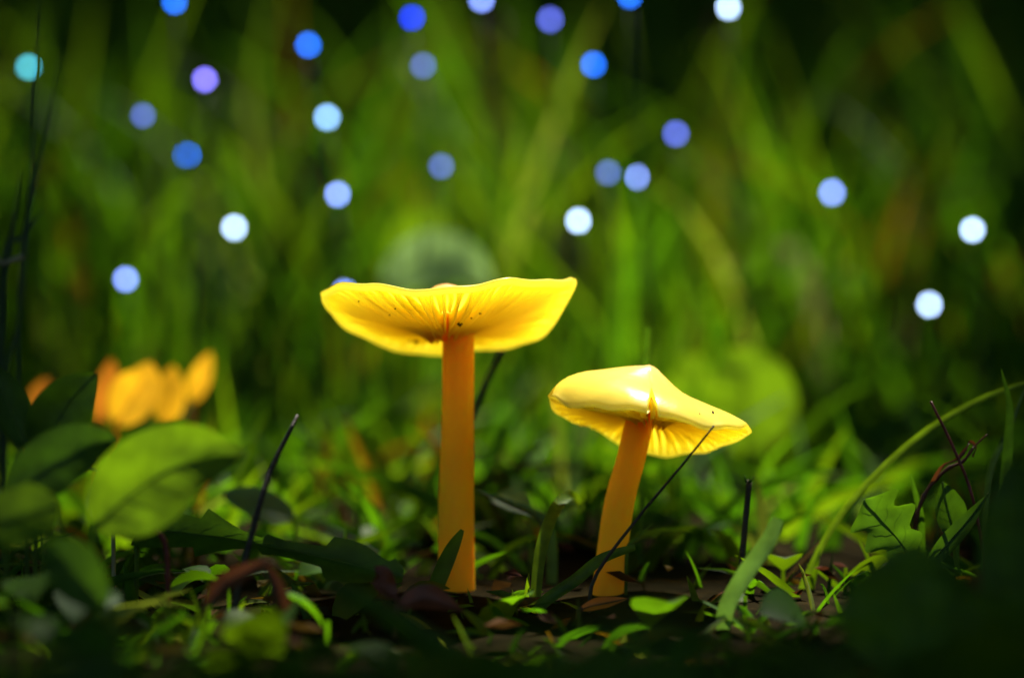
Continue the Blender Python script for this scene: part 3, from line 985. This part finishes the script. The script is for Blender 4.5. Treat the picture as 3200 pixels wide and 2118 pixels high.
leaf('broad_leaf', 'bright green upright leaf behind the domed grey-green leaf', 'leaf',
     [(1250, 960, 0.17), (1290, 820, 0.17), (1330, 700, 0.17), (1350, 610, 0.17)], 200, M_LEAF_BRIGHT, oval, 0.2, face=(0.2, -1, 0.1), seed=8)
leaf('broad_leaf', 'broad yellow-green leaf glowing behind the pointed cap', 'leaf',
     [(2330, 1420, 0.12), (2330, 1290, 0.12), (2320, 1180, 0.12), (2280, 1090, 0.12)], 320, M_LEAF_BRIGHT, oval, 0.2, face=(0.1, -1, 0.2), seed=9)
leaf('broad_leaf', 'smaller yellow-green leaf touching the broad leaf behind the pointed cap', 'leaf',
     [(2180, 1330, 0.14), (2160, 1240, 0.14), (2150, 1160, 0.14), (2120, 1110, 0.14)], 160, M_LEAF_BRIGHT, oval, 0.2, face=(-0.1, -1, 0.2), seed=10)
leaf('broad_leaf', 'torn-edged green leaf below the long arching blade', 'leaf',
     [(2860, 1760, -0.008), (2810, 1690, -0.008), (2750, 1620, -0.008), (2700, 1560, -0.008)], 200, M_LEAF, blunt, 0.2, face=(-0.1, -1, 0.4), seed=11,
     teeth=lambda u, s: 0.85 + 0.25 * math.sin(u * 21 + s * 3))
leaf('broad_leaf', 'small upright green leaf beside the dry tendril', 'leaf',
     [(2990, 1690, -0.004), (2970, 1620, -0.004), (2955, 1560, -0.004), (2945, 1505, -0.004)], 110, M_LEAF, oval, 0.3, face=(0.3, -1, 0.3), seed=12)
leaf('broad_leaf', 'slim green leaf slanting beside the small upright leaf', 'leaf',
     [(2890, 1780, -0.012), (2960, 1700, -0.012), (3030, 1620, -0.012), (3090, 1540, -0.012)], 60, M_LEAF, lance, 0.3, face=(-0.3, -1, 0.3), seed=13)
leaf('broad_leaf', 'wide blurred green leaf with a pale midrib on the turf', 'leaf',
     [(2830, 2110, -0.085), (2845, 1960, -0.085), (2850, 1820, -0.085), (2855, 1690, -0.085)], 470, M_LEAF, oval, 0.2, face=(0.0, -1, 0.5), seed=14)
leaf('broad_leaf', 'tall blurred green leaf rising beside the upright pointed blade', 'leaf',
     [(3190, 2050, -0.08), (3185, 1820, -0.08), (3175, 1620, -0.08), (3160, 1440, -0.08)], 250, M_LEAF, oval, 0.2, face=(-0.2, -1, 0.2), seed=15)
leaf('broad_leaf', 'low green leaf in the gloom beside the toothed leaf', 'leaf',
     [(330, 1900, -0.07), (240, 1800, -0.07), (190, 1740, -0.07), (130, 1700, -0.07)], 180, M_LEAF, oval, 0.2, face=(0.1, -1, 0.6), seed=16)
leaf('broad_leaf', 'pale green leaf lying flat behind the leaning dark stalk', 'leaf',
     [(920, 1620, 0.03), (840, 1590, 0.03), (760, 1560, 0.03), (690, 1540, 0.03)], 120, M_LEAF_GREY, oval, 0.2, face=(0, -0.7, 0.7), seed=17)
leaf('broad_leaf', 'grey-green leaf glinting on the turf between the stems', 'leaf',
     [(1660, 1590, 0.025), (1620, 1570, 0.025), (1580, 1560, 0.025), (1530, 1560, 0.025)], 90, M_LEAF_GREY, oval, 0.2, face=(0, -0.7, 0.7), seed=18)

# fallen yellow leaves behind, on the grass
for pix, w, mt, lb, sd2 in [
        ([(360, 1330, 0.07), (410, 1250, 0.07), (450, 1190, 0.07), (470, 1130, 0.07)], 150, M_YLEAF, 'curled golden yellow fallen leaf, widest of those on the grass', 1),
        ([(520, 1330, 0.075), (525, 1260, 0.075), (535, 1200, 0.075), (540, 1140, 0.075)], 105, M_YLEAF, 'yellow fallen leaf standing up beside the golden one', 2),
        ([(600, 1260, 0.085), (620, 1200, 0.085), (640, 1150, 0.085), (660, 1100, 0.085)], 70, M_YLEAF, 'pale yellow slim fallen leaf pointing up from the pile edge', 3),
        ([(310, 1330, 0.08), (330, 1250, 0.08), (345, 1180, 0.08), (350, 1120, 0.08)], 80, M_OLEAF, 'orange fallen leaf leaning behind the dark rounded leaf', 4),
        ([(100, 1290, 0.08), (125, 1250, 0.08), (140, 1215, 0.08), (155, 1180, 0.08)], 75, M_OLEAF, 'small orange fallen leaf between the two dark standing leaves', 5),
        ([(1200, 420, 0.5), (1235, 390, 0.5), (1265, 360, 0.5), (1300, 330, 0.5)], 100, M_OLEAF, 'orange dead leaf hung high in the tall grass', 6)]:
    leaf('fallen_leaf', lb, 'leaf', pix, w, mt, oval, 0.35, face=(0.2 * math.sin(sd2), -1, 0.3), seed=20 + sd2, nu=14, nv=5, rib_mat=M_OLEAF)
# brown scraps near the focus
for pix, w, mt, lb, sd2 in [
        ([(1240, 1870, -0.03), (1200, 1830, -0.03), (1190, 1790, -0.03), (1170, 1770, -0.03)], 75, M_BROWN, 'brown crumpled dead leaf standing before the tall stem foot', 1),
        ([(1240, 1900, -0.035), (1320, 1870, -0.035), (1380, 1880, -0.035), (1450, 1910, -0.035)], 85, M_BROWN, 'brown dead leaf lying flat before the tall stem foot', 2),
        ([(640, 1900, -0.05), (700, 1830, -0.05), (790, 1780, -0.05), (850, 1750, -0.05)], 70, M_BROWN, 'rusty dead leaf strip lying under the leaning dark stalk', 3),
        ([(900, 2000, -0.05), (880, 1900, -0.05), (860, 1820, -0.05), (820, 1745, -0.05)], 55, M_BROWN, 'rusty upright dead stalk-like leaf below the toothed leaf', 4),
        ([(1810, 1905, -0.02), (1860, 1890, -0.02), (1910, 1880, -0.02), (1965, 1868, -0.02)], 40, M_OLEAF, 'red and yellow dead leaf scrap below the small stem', 5),
        ([(2980, 1960, -0.06), (3030, 1880, -0.06), (3080, 1820, -0.06), (3120, 1780, -0.06)], 110, M_BROWN, 'dull brown dead leaf under the tall blurred leaf', 6)]:
    leaf('dead_leaf', lb, 'leaf', pix, w, mt, lance, 0.5, face=(0.3 * math.sin(sd2 * 2), -1, 0.6), seed=40 + sd2, nu=14, nv=4, wav=0.12, rib_mat=M_BROWN)

# ------------------------------------------------------------------ glowing beads standing in for dewdrop glints, on added wire stakes in the tall grass
GLINTS = {
    'white': ((0.62, 0.86, 1.3), 1.0, 'glowing white dewdrop stand-in with blue edge in the tall grass'),
    'peri': ((0.25, 0.37, 1.05), 1.0, 'glowing pale periwinkle blue dewdrop stand-in in the tall grass'),
    'sky': ((0.3, 0.6, 1.1), 1.0, 'glowing light sky blue dewdrop stand-in in the tall grass'),
    'blue': ((0.015, 0.16, 0.95), 1.0, 'glowing saturated blue dewdrop stand-in in the tall grass'),
    'deep': ((0, 0.01, 0.8), 1.0, 'glowing deep ultramarine dewdrop stand-in in the tall grass'),
    'violet': ((0.09, 0.12, 0.6), 1.0, 'glowing dim violet blue dewdrop stand-in in the tall grass'),
    'dim': ((0.06, 0.09, 0.35), 1.0, 'faint dusky blue dewdrop stand-in in the tall grass'),
    'green': ((0.06, 0.4, 0.5), 1.0, 'turquoise dewdrop stand-in beside the dark slender stalks'),
    'pink': ((0.24, 0.2, 1.05), 1.0, 'violet blue dewdrop stand-in tinged with pink in the tall grass'),
}
SPOTS = [(404, 5, 'blue'), (66, 156, 'green'), (474, 185, 'pink'), (331, 268, 'dim'), (433, 359, 'blue'), (542, 527, 'white'), (291, 646, 'peri'),
         (713, 105, 'blue'), (757, 272, 'sky'), (781, 450, 'peri'), (797, 676, 'peri'), (953, 42, 'deep'), (979, 153, 'dim'), (1021, 385, 'dim'),
         (1114, 0, 'peri'), (1273, 46, 'violet'), (1373, 150, 'blue'), (1457, -8, 'blue'), (1685, 18, 'white'), (1564, 310, 'violet'), (1407, 400, 'dim'),
         (1477, 410, 'peri'), (1338, 511, 'white'), (1925, 446, 'peri'), (2250, 532, 'white'), (2150, 705, 'white')]
GLINT_LABELS = [
    'saturated blue dewdrop stand-in above the pink-tinged one',
    None,
    None,
    'faint dusky blue dewdrop stand-in between the pink-tinged and a saturated blue one',
    'saturated blue dewdrop stand-in between a dusky blue and a white one',
    'white dewdrop stand-in between the fallen leaves and the tall cap',
    'pale periwinkle dewdrop stand-in low over the fallen yellow leaves',
    'saturated blue dewdrop stand-in straight above the light sky blue one',
    None,
    'pale periwinkle dewdrop stand-in straight below the light sky blue one',
    'pale periwinkle dewdrop stand-in half hidden behind the tall cap rim',
    None,
    'faint dusky blue dewdrop stand-in just below the deep ultramarine one',
    'faint dusky blue dewdrop stand-in above the domed grey-green leaf',
    'pale periwinkle dewdrop stand-in beside the deep ultramarine one',
    'dim violet blue dewdrop stand-in between the ultramarine and a saturated blue one',
    'saturated blue dewdrop stand-in above the close pair',
    'saturated blue dewdrop stand-in between the violet one and the highest white one',
    'white dewdrop stand-in highest of the white ones in the grass',
    'dim violet blue dewdrop stand-in just above the close pair',
    'faint dusky blue dewdrop stand-in touching a brighter periwinkle neighbour',
    'pale periwinkle dewdrop stand-in touching a faint dusky neighbour',
    'white dewdrop stand-in over the upturned rim of the tall cap',
    'pale periwinkle dewdrop stand-in alone between the pointed cap and two white ones',
    'upper of two white dewdrop stand-ins over the dry tendril',
    'lower of two white dewdrop stand-ins over the dry tendril']
GLINT_GAIN = 5.2
glow = {k: glow_mat('glow_' + k, c, s * GLINT_GAIN) for k, (c, s, _) in GLINTS.items()}


def ball(c, r, rz, sides=12, rows=8):
    m = MB()
    top = m.vert(c + Vector((0, 0, rz)))
    rs = []
    for j in range(1, rows):
        a = math.pi * j / rows
        rs.append([m.vert(c + Vector((math.sin(a) * r * math.cos(2 * math.pi * k / sides), math.sin(a) * r * math.sin(2 * math.pi * k / sides), math.cos(a) * rz))) for k in range(sides)])
    bot = m.vert(c - Vector((0, 0, rz)))
    for k in range(sides):
        k2 = (k + 1) % sides
        m.f.append((top, rs[0][k], rs[0][k2]))
        for a, b in zip(rs, rs[1:]):
            m.f.append((a[k], b[k], b[k2], a[k2]))
        m.f.append((bot, rs[-1][k2], rs[-1][k]))
    return m


for (x, y, k), lb in zip(SPOTS, GLINT_LABELS):
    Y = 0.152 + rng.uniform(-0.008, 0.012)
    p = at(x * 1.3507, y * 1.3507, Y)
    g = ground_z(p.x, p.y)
    root = empty('dewdrop_stand_in', (p.x, p.y, g))
    tag(root, lb or GLINTS[k][2], 'fairy light', 'glowing dewdrop stand-ins in the tall grass')
    ball(p, 0.00075, 0.00085).build('glow_bead', glow[k], root)
    m = MB(); m.tube([p - Vector((0, 0, 0.0007)), p - Vector((0, 0, 0.0022))], [0.0005, 0.00045], 8); m.build('added_socket', M_WIRE, root)
    m = MB(); m.tube(smooth_path([p - Vector((0, 0, 0.0021)), p.lerp(Vector((p.x, p.y, g)), 0.5) + Vector((0.003, 0.002, 0)), Vector((p.x + 0.002, p.y, g - 0.004))], 8), 0.0003, 5); m.build('added_stake', M_WIRE, root)
